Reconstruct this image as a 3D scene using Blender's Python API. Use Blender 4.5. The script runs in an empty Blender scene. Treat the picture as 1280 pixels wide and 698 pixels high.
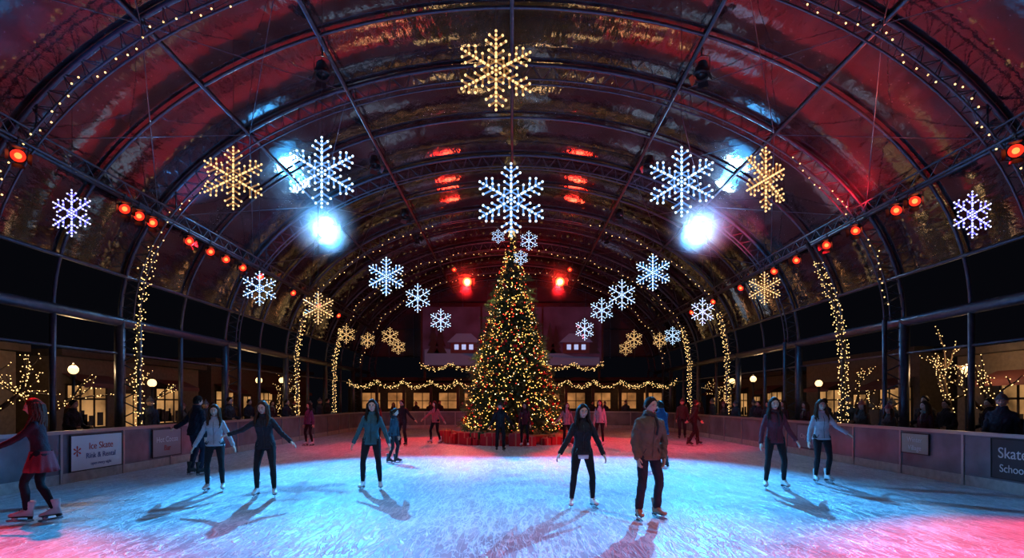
import bpy, math, random
import numpy as np
from mathutils import Vector, Matrix
random.seed(7); rng=np.random.default_rng(7)
scene=bpy.context.scene
scene.view_settings.view_transform='Standard'
try: scene.view_settings.look='None'
except Exception: pass
pi=math.pi
# ------------------------------------------------------------------ mesh helpers
class MB:
    def __init__(s): s.v=[];s.f=[];s.m=[];s.n=0
    def add(s,v,f,mat=0,M=None,off=None):
        v=np.asarray(v,float).reshape(-1,3)
        flip=False
        if M is not None:
            M=np.asarray(M,float); flip=np.linalg.det(M)<0
            v=v@M.T
        if off is not None: v=v+np.asarray(off,float)
        fs=f if isinstance(f,list) else [f]
        ms=mat if isinstance(mat,list) else [mat]*len(fs)
        for a,m in zip(fs,ms):
            a=np.asarray(a,int)
            if len(a)==0: continue
            if flip: a=a[:,::-1]
            s.f.append(a+s.n)
            s.m.append(np.full(len(a),m,int) if np.isscalar(m) else np.asarray(m,int))
        s.v.append(v); s.n+=len(v)
    def addmb(s,o,M=None,off=None,matmap=None):
        v=np.concatenate(o.v)
        ms=[(np.array(matmap)[m] if matmap is not None else m) for m in o.m]
        s.add(v,list(o.f),ms,M,off)
    def mesh(s,name,mats=(),smooth=True):
        me=bpy.data.meshes.new(name)
        v=np.concatenate(s.v); 
        li=np.concatenate([a.reshape(-1) for a in s.f])
        tot=np.concatenate([np.full(len(a),a.shape[1]) for a in s.f])
        st=np.concatenate([[0],np.cumsum(tot)[:-1]])
        me.vertices.add(len(v)); me.loops.add(len(li)); me.polygons.add(len(tot))
        me.vertices.foreach_set('co',v.reshape(-1).astype(np.float32))
        me.loops.foreach_set('vertex_index',li.astype(np.int32))
        me.polygons.foreach_set('loop_start',st.astype(np.int32))
        me.polygons.foreach_set('material_index',np.concatenate(s.m).astype(np.int32))
        me.polygons.foreach_set('use_smooth',np.full(len(tot),smooth))
        me.update(calc_edges=True)
        for m in mats: me.materials.append(m)
        return me
    def obj(s,name,mats=(),smooth=True,parent=None,loc=None,rotz=0):
        o=bpy.data.objects.new(name,s.mesh(name,mats,smooth))
        scene.collection.objects.link(o)
        if parent: o.parent=parent
        if loc is not None: o.location=loc
        if rotz: o.rotation_euler=(0,0,rotz)
        return o
def nrm(v):
    v=np.asarray(v,float); return v/(np.linalg.norm(v)+1e-12)
def loft(mb,rings,mat=0,cap=True,M=None,off=None):
    R=np.array(rings,float); k,n,_=R.shape
    v=R.reshape(-1,3)
    i=np.arange(k-1)[:,None]*n; j=np.arange(n)[None,:]; j2=(j+1)%n
    q=np.stack([i+j,i+j2,i+n+j2,i+n+j],-1).reshape(-1,4)
    fs=[q]
    if cap:
        c0=R[0].mean(0); c1=R[-1].mean(0)
        v=np.concatenate([v,[c0,c1]])
        jj=np.arange(n); a=k*n
        fs.append(np.stack([(jj+1)%n,jj,np.full(n,a)],-1))
        b=(k-1)*n
        fs.append(np.stack([b+jj,b+(jj+1)%n,np.full(n,a+1)],-1))
    mb.add(v,fs,mat,M,off)
def tube(mb,pts,r,sides=6,mat=0,cap=True,sx=1.0):
    P=np.array(pts,float); k=len(P)
    r=np.full(k,r) if np.isscalar(r) else np.asarray(r,float)
    T=np.gradient(P,axis=0) if k>2 else np.repeat([P[-1]-P[0]],k,0)
    T=T/(np.linalg.norm(T,axis=1)[:,None]+1e-12)
    up=np.array([0,0,1.]) if abs(T[0][2])<.9 else np.array([1.,0,0])
    a=nrm(np.cross(T[0],up)); ang=np.arange(sides)/sides*2*pi
    rings=[]
    for i in range(k):
        a=nrm(a-T[i]*np.dot(a,T[i])); b=np.cross(T[i],a)
        rings.append(P[i]+r[i]*(np.cos(ang)[:,None]*a*sx+np.sin(ang)[:,None]*b))
    loft(mb,rings,mat,cap)
def capsule(mb,pts,r,sides=14,mat=0):
    """tapered tube with rounded ends"""
    P=[np.array(p,float) for p in pts]; r=list(r)
    d0=nrm(P[0]-P[1]); d1=nrm(P[-1]-P[-2])
    A=[P[0]+d0*r[0]*f for f in (.98,.8,.45)]; ra=[r[0]*f for f in (.2,.6,.89)]
    B=[P[-1]+d1*r[-1]*f for f in (.45,.8,.98)]; rb=[r[-1]*f for f in (.89,.6,.2)]
    tube(mb,A+P+B,ra+r+rb,sides,mat)
def ico():
    t=(1+5**.5)/2
    v=np.array([(-1,t,0),(1,t,0),(-1,-t,0),(1,-t,0),(0,-1,t),(0,1,t),(0,-1,-t),(0,1,-t),(t,0,-1),(t,0,1),(-t,0,-1),(-t,0,1)],float)
    v/=np.linalg.norm(v[0])
    f=np.array([(0,11,5),(0,5,1),(0,1,7),(0,7,10),(0,10,11),(1,5,9),(5,11,4),(11,10,2),(10,7,6),(7,1,8),(3,9,4),(3,4,2),(3,2,6),(3,6,8),(3,8,9),(4,9,5),(2,4,11),(6,2,10),(8,6,7),(9,8,1)])
    return v,f
ICO=ico()
def beads(mb,C,r,mat=0):
    C=np.asarray(C,float).reshape(-1,3); n=len(C)
    if n==0: return
    r=np.full(n,r) if np.isscalar(r) else np.asarray(r)
    v=(C[:,None,:]+ICO[0][None]*r[:,None,None]).reshape(-1,3)
    f=(ICO[1][None]+np.arange(n)[:,None,None]*12).reshape(-1,3)
    mb.add(v,f,mat)
def uvs(nu=24,nv=16):
    th=np.linspace(0,pi,nv+1)[1:-1]; ph=np.arange(nu)/nu*2*pi
    v=[[math.sin(t)*math.sin(p),-math.sin(t)*math.cos(p),-math.cos(t)] for t in th for p in ph]
    v=np.array(v+[[0,0,-1],[0,0,1]]); k=nv-1
    i=np.arange(k-1)[:,None]*nu; j=np.arange(nu)[None,:]; j2=(j+1)%nu
    q=np.stack([i+j,i+j2,i+nu+j2,i+nu+j],-1).reshape(-1,4)
    jj=np.arange(nu); a=k*nu; b=(k-1)*nu
    t1=np.stack([(jj+1)%nu,jj,np.full(nu,a)],-1); t2=np.stack([b+jj,b+(jj+1)%nu,np.full(nu,a+1)],-1)
    return v,[q,t1,t2]
BALL=uvs(20,12)
def ball(mb,c,r,mat=0):
    mb.add(BALL[0]*np.array(r),BALL[1],mat,None,c)
def box(mb,c,s,mat=0,M=None,bev=0):
    x,y,z=np.array(s,float)/2
    v=np.array([(-x,-y,-z),(x,-y,-z),(x,y,-z),(-x,y,-z),(-x,-y,z),(x,-y,z),(x,y,z),(-x,y,z)])
    f=np.array([(0,3,2,1),(4,5,6,7),(0,1,5,4),(1,2,6,5),(2,3,7,6),(3,0,4,7)])
    mb.add(v,f,mat,M,c)
def tmpmesh(mb,vox,it,wr=0.0,fac=.5):
    o=mb.obj('tmp_remesh')
    m=o.modifiers.new('r','REMESH'); m.mode='VOXEL'; m.voxel_size=vox
    if it:
        m=o.modifiers.new('s','SMOOTH'); m.factor=fac; m.iterations=it
    dg=bpy.context.evaluated_depsgraph_get()
    me=bpy.data.meshes.new_from_object(o.evaluated_get(dg))
    n=len(me.vertices); v=np.empty(n*3,np.float32); me.vertices.foreach_get('co',v); v=v.reshape(-1,3).astype(float)
    nn=np.empty(n*3,np.float32); me.vertices.foreach_get('normal',nn); nn=nn.reshape(-1,3)
    li=np.empty(len(me.loops),np.int32); me.loops.foreach_get('vertex_index',li)
    tot=np.empty(len(me.polygons),np.int32); me.polygons.foreach_get('loop_total',tot)
    st=np.empty(len(me.polygons),np.int32); me.polygons.foreach_get('loop_start',st)
    fs=[]
    for k in (3,4):
        s=st[tot==k]
        if len(s): fs.append(li[s[:,None]+np.arange(k)[None]])
    old=o.data; bpy.data.objects.remove(o); bpy.data.meshes.remove(old); bpy.data.meshes.remove(me)
    if wr:
        x,y,z=v.T
        d=np.sin(38*z+6*np.sin(17*x+3)+4*np.sin(15*y))+.6*np.sin(61*x+40*z+5*np.sin(23*z))+.5*np.sin(55*y-33*z)
        v=v+nn*(wr*d)[:,None]
    return v,fs
# ------------------------------------------------------------------ materials
_m={}
def mat(name,col=(.5,.5,.5),rough=.6,metal=0,em=None,st=0,var=0,scale=8,bump=0,bscale=60,spec=.5,nosample=False):
    if name in _m: return _m[name]
    m=bpy.data.materials.new(name); m.use_nodes=True; nt=m.node_tree; b=nt.nodes['Principled BSDF']
    b.inputs['Base Color'].default_value=(*col,1); b.inputs['Roughness'].default_value=rough; b.inputs['Metallic'].default_value=metal
    b.inputs['Specular IOR Level'].default_value=spec
    tc=nt.nodes.new('ShaderNodeTexCoord')
    if var:
        n=nt.nodes.new('ShaderNodeTexNoise'); n.inputs['Scale'].default_value=scale; n.inputs['Detail'].default_value=5
        r=nt.nodes.new('ShaderNodeValToRGB')
        r.color_ramp.elements[0].color=(*[c*(1-var) for c in col],1); r.color_ramp.elements[1].color=(*[min(1,c*(1+var)) for c in col],1)
        r.color_ramp.elements[0].position=.3; r.color_ramp.elements[1].position=.7
        nt.links.new(tc.outputs['Object'],n.inputs['Vector']); nt.links.new(n.outputs['Fac'],r.inputs['Fac']); nt.links.new(r.outputs['Color'],b.inputs['Base Color'])
        if em is not None and var>.25:
            mm=nt.nodes.new('ShaderNodeMath'); mm.operation='MULTIPLY_ADD'; mm.inputs[1].default_value=2.2*st; mm.inputs[2].default_value=-.5*st; mm.use_clamp=False
            mx=nt.nodes.new('ShaderNodeMath'); mx.operation='MAXIMUM'; mx.inputs[1].default_value=st*.1
            nt.links.new(n.outputs['Fac'],mm.inputs[0]); nt.links.new(mm.outputs[0],mx.inputs[0]); nt.links.new(mx.outputs[0],b.inputs['Emission Strength'])
    if bump:
        n=nt.nodes.new('ShaderNodeTexNoise'); n.inputs['Scale'].default_value=bscale; n.inputs['Detail'].default_value=4
        bp=nt.nodes.new('ShaderNodeBump'); bp.inputs['Strength'].default_value=bump; bp.inputs['Distance'].default_value=.02
        nt.links.new(tc.outputs['Object'],n.inputs['Vector']); nt.links.new(n.outputs['Fac'],bp.inputs['Height']); nt.links.new(bp.outputs['Normal'],b.inputs['Normal'])
    if em is not None:
        b.inputs['Emission Color'].default_value=(*em,1); b.inputs['Emission Strength'].default_value=st
    if nosample:
        try: m.cycles.emission_sampling='NONE'
        except Exception: pass
    _m[name]=m; return m
STEEL=mat('painted_steel',(.085,.10,.13),.38,.6,var=.2)
STEELD=mat('dark_steel',(.03,.03,.035),.5,.5)
BLACK=mat('black_plastic',(.01,.01,.012),.4)
WIRE=mat('cable_black',(.02,.02,.02),.5)
WARM=mat('fairy_light_warm',(.2,.15,.1),.4,em=(1,.60,.22),st=3.0,nosample=True)
FWARM=mat('flake_bead_warm',(.2,.15,.1),.4,em=(1,.64,.26),st=1.7,nosample=True)
FWARMD=mat('flake_rope_warm',(.2,.15,.1),.4,em=(1,.45,.12),st=.3,nosample=True)
FCOLD=mat('flake_bead_cold',(.2,.2,.25),.4,em=(.62,.84,1),st=2.4,nosample=True)
FCOLDD=mat('flake_rope_cold',(.2,.2,.25),.4,em=(.14,.42,1),st=.8,nosample=True)
FVIO=mat('flake_bead_violet',(.2,.2,.25),.4,em=(.68,.70,1),st=2.2,nosample=True)
FVIOD=mat('flake_rope_violet',(.2,.2,.25),.4,em=(.14,.13,1),st=1.2,nosample=True)
RLENS=mat('lamp_lens_red',(.3,.02,.01),.3,em=(1,.025,.01),st=1.8,nosample=True)
RCORE=mat('lamp_core_orange',(.3,.1,.02),.3,em=(1,.14,.03),st=4,nosample=True)
RHOT=mat('lamp_core_hot',(.3,.1,.02),.3,em=(1,.45,.2),st=6,nosample=True)
BLENS=mat('lamp_lens_blue',(.3,.5,.6),.3,em=(.35,.85,1),st=40,nosample=True)
BCORE=mat('lamp_core_white',(.6,.7,.8),.3,em=(.8,.95,1),st=160,nosample=True)
def roofmat():
    m=bpy.data.materials.new('clear_roof_membrane'); m.use_nodes=True; nt=m.node_tree; N=nt.nodes; L=nt.links; b=N['Principled BSDF']
    tc=N.new('ShaderNodeTexCoord')
    mp=N.new('ShaderNodeMapping'); mp.inputs['Scale'].default_value=(1.2,.35,1.2); L.new(tc.outputs['Object'],mp.inputs['Vector'])
    n=N.new('ShaderNodeTexNoise'); n.inputs['Scale'].default_value=1.6; n.inputs['Detail'].default_value=8; n.inputs['Roughness'].default_value=.7
    L.new(mp.outputs[0],n.inputs['Vector'])
    r=N.new('ShaderNodeValToRGB'); r.color_ramp.elements[0].position=.40; r.color_ramp.elements[1].position=.74
    r.color_ramp.elements[0].color=(.006,.008,.012,1); r.color_ramp.elements[1].color=(.055,.050,.052,1)
    L.new(n.outputs['Fac'],r.inputs['Fac'])
    v=N.new('ShaderNodeTexVoronoi'); v.inputs['Scale'].default_value=8; L.new(tc.outputs['Object'],v.inputs['Vector'])
    vr=N.new('ShaderNodeValToRGB'); vr.color_ramp.elements[0].position=.04; vr.color_ramp.elements[1].position=.10
    vr.color_ramp.elements[0].color=(1,1,1,1); vr.color_ramp.elements[1].color=(0,0,0,1)
    L.new(v.outputs['Distance'],vr.inputs['Fac'])
    mx=N.new('ShaderNodeMixRGB'); mx.inputs[2].default_value=(.22,.21,.22,1); L.new(vr.outputs['Color'],mx.inputs['Fac']); L.new(r.outputs['Color'],mx.inputs[1])
    L.new(mx.outputs[0],b.inputs['Base Color'])
    b.inputs['Roughness'].default_value=.09; b.inputs['Specular IOR Level'].default_value=.9
    b.inputs['Coat Weight'].default_value=.5; b.inputs['Coat Roughness'].default_value=.06
    n2=N.new('ShaderNodeTexNoise'); n2.inputs['Scale'].default_value=3.4; n2.inputs['Detail'].default_value=5
    mp2=N.new('ShaderNodeMapping'); mp2.inputs['Scale'].default_value=(1,.45,1); L.new(tc.outputs['Object'],mp2.inputs['Vector']); L.new(mp2.outputs[0],n2.inputs['Vector'])
    bp=N.new('ShaderNodeBump'); bp.inputs['Strength'].default_value=.5; bp.inputs['Distance'].default_value=.035
    L.new(n2.outputs['Fac'],bp.inputs['Height']); L.new(bp.outputs[0],b.inputs['Normal']); L.new(bp.outputs[0],b.inputs['Coat Normal'])
    return m
def icemat():
    m=bpy.data.materials.new('skated_ice'); m.use_nodes=True; nt=m.node_tree; N=nt.nodes; L=nt.links; b=N['Principled BSDF']
    tc=N.new('ShaderNodeTexCoord')
    def scr(rot,sc,st,w):
        mp=N.new('ShaderNodeMapping'); mp.inputs['Rotation'].default_value=(0,0,rot); mp.inputs['Scale'].default_value=(sc,sc*st,1)
        L.new(tc.outputs['Object'],mp.inputs['Vector'])
        n=N.new('ShaderNodeTexNoise'); n.inputs['Scale'].default_value=1; n.inputs['Detail'].default_value=3; n.inputs['Distortion'].default_value=.8
        L.new(mp.outputs[0],n.inputs['Vector'])
        mm=N.new('ShaderNodeMath'); mm.operation='SUBTRACT'; mm.inputs[1].default_value=.5; L.new(n.outputs['Fac'],mm.inputs[0])
        ab=N.new('ShaderNodeMath'); ab.operation='ABSOLUTE'; L.new(mm.outputs[0],ab.inputs[0])
        rr=N.new('ShaderNodeMapRange'); rr.inputs['From Min'].default_value=0; rr.inputs['From Max'].default_value=w; rr.inputs['To Min'].default_value=1; rr.inputs['To Max'].default_value=0
        L.new(ab.outputs[0],rr.inputs['Value']); return rr.outputs[0]
    outs=[scr(.4,6,.12,.02),scr(-.7,5.5,.14,.02),scr(1.5,5,.12,.02),scr(2.4,7,.2,.02),scr(1.1,2.2,.3,.009),scr(.1,2.6,.4,.009)]
    a=outs[0]
    for o in outs[1:]:
        mm=N.new('ShaderNodeMath'); mm.operation='MAXIMUM'; L.new(a,mm.inputs[0]); L.new(o,mm.inputs[1]); a=mm.outputs[0]
    n=N.new('ShaderNodeTexNoise'); n.inputs['Scale'].default_value=1.3; n.inputs['Detail'].default_value=10; n.inputs['Roughness'].default_value=.75
    L.new(tc.outputs['Object'],n.inputs['Vector'])
    r=N.new('ShaderNodeValToRGB'); r.color_ramp.elements[0].position=.32; r.color_ramp.elements[1].position=.68
    r.color_ramp.elements[0].color=(.26,.30,.36,1); r.color_ramp.elements[1].color=(.56,.61,.68,1); L.new(n.outputs['Fac'],r.inputs['Fac'])
    mx=N.new('ShaderNodeMixRGB'); mx.inputs[2].default_value=(.95,.97,1,1); L.new(r.outputs[0],mx.inputs[1])
    f=N.new('ShaderNodeMath'); f.operation='MULTIPLY'; f.inputs[1].default_value=.8; L.new(a,f.inputs[0]); L.new(f.outputs[0],mx.inputs['Fac'])
    L.new(mx.outputs[0],b.inputs['Base Color'])
    rr=N.new('ShaderNodeMapRange'); rr.inputs['To Min'].default_value=.22; rr.inputs['To Max'].default_value=.5; L.new(n.outputs['Fac'],rr.inputs['Value']); L.new(rr.outputs[0],b.inputs['Roughness'])
    bp=N.new('ShaderNodeBump'); bp.inputs['Strength'].default_value=.6; bp.inputs['Distance'].default_value=.014
    n3=N.new('ShaderNodeTexNoise'); n3.inputs['Scale'].default_value=22; n3.inputs['Detail'].default_value=6; L.new(tc.outputs['Object'],n3.inputs['Vector'])
    ad=N.new('ShaderNodeMath'); ad.operation='ADD'; L.new(a,ad.inputs[0]); L.new(n3.outputs['Fac'],ad.inputs[1])
    L.new(ad.outputs[0],bp.inputs['Height']); L.new(bp.outputs[0],b.inputs['Normal'])
    return m
# ------------------------------------------------------------------ ground + ice
g=MB(); box(g,(0,20,-.13),(90,90,.2)); g.obj('ground',[mat('asphalt',(.04,.04,.045),.7,var=.3,bump=.3)],False)
def rrect(hw,y0,y1,rad,n=14):
    pts=[]
    for cx,cy,a0 in ((hw-rad,y1-rad,0),(-hw+rad,y1-rad,90),(-hw+rad,y0+rad,180),(hw-rad,y0+rad,270)):
        for i in range(n+1):
            a=math.radians(a0+90*i/n); pts.append((cx+rad*math.cos(a),cy+rad*math.sin(a)))
    return np.array(pts)
RP=rrect(9.0,-5,35.5,4.5)
ic=MB(); n=len(RP)
loft(ic,[np.c_[RP,np.full(n,-.04)],np.c_[RP,np.full(n,0.)]]); ic.obj('floor',[icemat()],False)
def ringstrip(mb,pts,z0,z1,t,mat,o=0.):
    P=np.array(pts); nx=np.roll(P,-1,0)-np.roll(P,1,0); nx/=np.linalg.norm(nx,axis=1)[:,None]; no=np.c_[nx[:,1],-nx[:,0]]
    A=P+no*(.03+o); B=P+no*(.03+o+t)
    n=len(P); k=np.arange(n); k2=(k+1)%n
    v=np.concatenate([np.c_[A,np.full(n,z0)],np.c_[A,np.full(n,z1)],np.c_[B,np.full(n,z0)],np.c_[B,np.full(n,z1)]])
    f=np.concatenate([np.stack([k2,k,n+k,n+k2],-1),np.stack([n+k2,n+k,3*n+k,3*n+k2],-1),np.stack([2*n+k,2*n+k2,3*n+k2,3*n+k],-1),np.stack([k,k2,2*n+k2,2*n+k],-1)])
    mb.add(v,f,mat)
RPd=[]
for i in range(n):
    a=RP[i];b=RP[(i+1)%n]; L_=np.linalg.norm(b-a); k=max(1,int(round(L_/.9)))
    for j in range(k): RPd.append(a+(b-a)*j/k)
RPd=np.array(RPd)
bo=MB()
ringstrip(bo,RPd,-.02,.20,.07,0,-.005); ringstrip(bo,RPd,.2,1.0,.05,1); ringstrip(bo,RPd,1.0,1.07,.11,2,-.03)
cum=0;last=-9
for i in range(len(RPd)):
    a=RPd[i];b=RPd[(i+1)%len(RPd)]; 
    if cum-last>=1.78:
        last=cum; tx=nrm(b-a); no=np.array([tx[1],-tx[0]]); c=a+no*.05
        M=np.array([[tx[0],no[0],0],[tx[1],no[1],0],[0,0,1]])
        box(bo,(c[0],c[1],.5),(.06,.09,1.02),2,M)
        box(bo,(c[0]+no[0]*.2,c[1]+no[1]*.2,.3),(.05,.35,.6),2,M)
    cum+=np.linalg.norm(b-a)
bo.obj('rink_barrier',[mat('kick_plate',(.45,.44,.42),.5,var=.2),mat('board_panel',(.19,.20,.24),.2,var=.35,scale=1.5),mat('rail_metal',(.4,.42,.45),.35,.7)],False)
def textpart(txt,size,loc,rot,matr,parent,name='lettering'):
    c=bpy.data.curves.new(name,'FONT'); c.body=txt; c.size=size; c.align_x='CENTER'; c.align_y='CENTER'; c.extrude=.002
    o=bpy.data.objects.new(name,c); scene.collection.objects.link(o)
    dg=bpy.context.evaluated_depsgraph_get(); me=bpy.data.meshes.new_from_object(o.evaluated_get(dg)); bpy.data.objects.remove(o)
    o=bpy.data.objects.new(name,me); scene.collection.objects.link(o); me.materials.clear(); me.materials.append(matr)
    o.location=loc; o.rotation_euler=rot; o.parent=parent; return o
RED=mat('red_ink',(.55,.03,.03),.5); NAVY=mat('navy_ink',(.02,.05,.25),.5); WHITEI=mat('white_ink',(.8,.8,.8),.5)
def banner(side,y,w,z0,z1,bg,lines):
    x=side*8.99; mb=MB(); box(mb,(0,0,0),(.012,w,z1-z0),0)
    fr=.02
    for dz in (-(z1-z0)/2,(z1-z0)/2): box(mb,(-side*.004,0,dz),(.016,w+fr,fr),1)
    for dy in (-w/2,w/2): box(mb,(-side*.004,dy,0),(.016,fr,z1-z0),1)
    o=mb.obj('advertising_banner',[bg,STEELD],False,loc=(x,y,(z0+z1)/2))
    for t,s,dy,dz,m in lines:
        textpart(t,s,(-side*.009,dy,dz),(pi/2,0,-side*pi/2),m,o)
    return o
WB=mat('banner_white',(.85,.87,.9),.6); 
banner(-1,12.15,1.5,.22,.96,WB,[('Ice Skate',.2,.1,.12,RED),('Rink & Rental',.16,.1,-.08,NAVY),('open every night',.09,.1,-.25,NAVY),('*',.5,-.58,-.06,RED)])
banner(1,12.5,.85,.5,.95,mat('banner_tan',(.5,.42,.34),.6),[('Winter',.16,0,.08,WHITEI),('Village',.16,0,-.1,WHITEI)])
banner(1,10.05,.9,.25,.97,mat('banner_black',(.03,.03,.04),.5),[('Skate',.28,0,.1,WHITEI),('School',.2,0,-.18,WHITEI)])
banner(-1,14.6,1.2,.25,.95,mat('banner_pink',(.35,.28,.3),.6),[('Hot Cocoa',.2,0,.08,WHITEI),('Bar',.2,0,-.14,RED)])
banner(1,17.0,1.3,.25,.95,mat('banner_grey',(.25,.25,.3),.6),[('City Sports',.2,0,0,WHITEI)])
# ------------------------------------------------------------------ tent
A_,B_,Z0=10.5,6.9,3.8
def E(t,off=0): return np.array([(A_-off)*math.sin(t),Z0+(B_-off)*math.cos(t)])
TM=math.radians(80)
FR=[-6.5,-1,4.8,10.6,15,20.5,26,31.5,37,41]
MID=[(FR[i]+FR[i+1])/2 for i in range(len(FR)-1)]
allr=sorted(FR+MID)
ts=np.linspace(-TM,TM,73); ys=[]
for a,b in zip(allr[:-1],allr[1:]): ys+=list(np.linspace(a,b,7)[:-1])
ys.append(allr[-1]); ys=np.array(ys)
me=MB(); V=[]
for y in ys:
    k=np.searchsorted(allr,y,side='right')-1; k=min(k,len(allr)-2); u=(y-allr[k])/(allr[k+1]-allr[k]); sag=.10*math.sin(pi*u)
    for t in ts:
        p=E(t,-.08+sag); V.append((p[0],y,p[1]))
k,n2=len(ys),len(ts)
i=np.arange(k-1)[:,None]*n2; j=np.arange(n2-1)[None,:]
me.add(V,np.stack([i+j,i+j+1,i+n2+j+1,i+n2+j],-1).reshape(-1,4)); me.obj('ceiling',[roofmat()],True)
tr=MB()
ta=np.linspace(-pi/2,pi/2,61)
for y in FR:
    tube(tr,[(E(t)[0],y,E(t)[1]) for t in ta],.055,6,0)
    for dy in (-.12,.12):
        tube(tr,[(E(t,.45)[0],y+dy,E(t,.45)[1]) for t in ta],.024,5,0)
    for q in range(60):
        a=E(ta[q]);
        for dy in (-.12,.12):
            b=E((ta[q]+ta[q+1])/2,.45); c=E(ta[q+1])
            tube(tr,[(a[0],y,a[1]),(b[0],y+dy,b[1])],.010,4,0,False); tube(tr,[(b[0],y+dy,b[1]),(c[0],y,c[1])],.010,4,0,False)
    for s in (-1,1):
        tube(tr,[(s*10.5,y,-.03),(s*10.5,y,3.85)],.13,8,0); tube(tr,[(s*9.98,y,-.03),(s*9.98,y,3.85)],.06,8,0)
        box(tr,(s*10.25,y,-.01),(.9,.4,.05),0)
        for q in range(7):
            tube(tr,[(s*10.5,y,.2+q*.5),(s*9.98,y,.45+q*.5)],.018,4,0,False); tube(tr,[(s*9.98,y,.45+q*.5),(s*10.5,y,.7+q*.5)],.018,4,0,False)
for y in MID:
    tube(tr,[(E(t,.02)[0],y,E(t,.02)[1]) for t in ta],.04,6,0)
    for s in (-1,1): tube(tr,[(s*10.5,y,-.03),(s*10.5,y,3.85)],.07,6,0); box(tr,(s*10.5,y,-.01),(.3,.3,.05),0)
for td in (0,-25,25,-42.5,42.5,-65.5,65.5,-80,80):
    p=E(math.radians(td),.06); tube(tr,[(p[0],FR[0],p[1]),(p[0],FR[-1],p[1])],.045,6,0)
for td in (-25,25):
    p=E(math.radians(td),.5); tube(tr,[(p[0],FR[0],p[1]),(p[0],FR[-1],p[1])],.03,6,0)
for s in (-1,1):
    for z,r in ((3.8,.13),(2.95,.03)):
        tube(tr,[(s*10.5,FR[0],z),(s*10.5,FR[-1],z)],r,8,0)
    tube(tr,[(s*9.0,FR[0],6.45),(s*9.0,FR[-1],6.45)],.03,6,0); tube(tr,[(s*9.0,FR[0],6.75),(s*9.0,FR[-1],6.75)],.02,6,0)
    yy=np.arange(FR[0],FR[-1],.6)
    for q in yy: tube(tr,[(s*9,q,6.45),(s*9,q+.3,6.75)],.01,4,0,False); tube(tr,[(s*9,q+.3,6.75),(s*9,q+.6,6.45)],.01,4,0,False)
    for y in FR: tube(tr,[(s*9,y,6.75),(s*9,y,7.3)],.02,5,0)
for a,b in zip(FR[:-1],FR[1:]):
    for s in (-1,1):
        for t1,t2 in ((25,42.5),(42.5,65.5)):
            p=E(math.radians(t1)*s,.1); q=E(math.radians(t2)*s,.1)
            tube(tr,[(p[0],a,p[1]),(q[0],b,q[1])],.01,4,0,False); tube(tr,[(p[0],b,p[1]),(q[0],a,q[1])],.01,4,0,False)
tr.obj('tent_frame',[STEEL],True)
ew=MB()
ta2=np.linspace(-TM,TM,41); V=[(E(t,.05)[0],41.2,E(t,.05)[1]) for t in ta2]+[(E(t,.05)[0],41.2,5.0) for t in ta2]
kk=np.arange(40); ew.add(V,np.stack([kk,kk+1,41+kk+1,41+kk],-1),0)
for x in np.arange(-9,9.1,1.8):
    zt=Z0+B_*math.sqrt(max(0,1-(x/A_)**2)); tube(ew,[(x,41.1,4.9),(x,41.1,zt)],.05,5,1)
for z in (5,7,9): 
    hw=A_*math.sqrt(1-((z-Z0)/B_)**2); tube(ew,[(-hw,41.1,z),(hw,41.1,z)],.05,5,1)
ew.obj('wall_rear',[mat('rear_membrane',(.06,.04,.05),.35,var=.4,scale=1),STEEL],False)
# ------------------------------------------------------------------ fairy lights
fl=MB()
for y in FR[3:]:
    if y not in (10.6,15,26,31.5,37): continue
    step=.2 if y<18 else .27
    arc=np.linspace(-1.5,1.5,int(22/step)); C=[];W=[]
    for t in arc:
        p=E(t,.55+.10*math.sin(t*26+y)); C.append((p[0]+rng.normal(0,.04),y-.2+rng.normal(0,.04),p[1]+rng.normal(0,.04))); W.append((p[0],y-.2,p[1]))
    lim={15:7.4,26:3.6,10.6:4.4}.get(y,0)
    keep=[c for c in C if abs(c[0])>lim]
    beads(fl,keep,.019 if y<18 else .022,0)
    for sg in (-1,1):
        w_=[w for w in W if w[0]*sg>lim]
        if len(w_)>2: tube(fl,w_,.007,4,1,False)
def wrap(x0,y0,z0,x1,y1,z1,r,turn,sp=.10,rb=.014):
    L=math.dist((x0,y0,z0),(x1,y1,z1)); n=int(L/turn*2*pi*r/sp)+2; C=[]
    for q in range(n):
        u=q/(n-1); a=u*L/turn*2*pi
        C.append((x0+(x1-x0)*u+(r)*math.cos(a)+rng.normal(0,.025),y0+(y1-y0)*u+r*math.sin(a)+rng.normal(0,.025),z0+(z1-z0)*u+rng.normal(0,.03)))
    beads(fl,C,rb,0)
    tube(fl,C[::2] if len(C)>8 else C,.006,3,1,False)
for s in (-1,1):
    for y,rb in ((15,.015),(26,.019),(31.5,.021)):
        if s==1 and y==15: continue
        wrap(s*9.98,y,.1,s*9.98,y,3.9,.09,.17,rb=rb)
        wrap(s*9.98,y,3.9,s*9.6,y,5.8,.10,.22,rb=rb)
tube(fl,[(10.0,16.9,-.03),(10.0,16.9,3.4),(9.75,16.9,4.6),(9.2,16.9,5.9),(8.9,16.9,6.45)],.06,8,1)
for a,b in (((10,16.9,.1),(10,16.9,3.4)),((10,16.9,3.4),(9.75,16.9,4.6)),((9.75,16.9,4.6),(9.2,16.9,5.9))): wrap(*a,*b,.13,.17,.09,.015)
fl.obj('fairy_lights',[WARM,WIRE],False)
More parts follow.
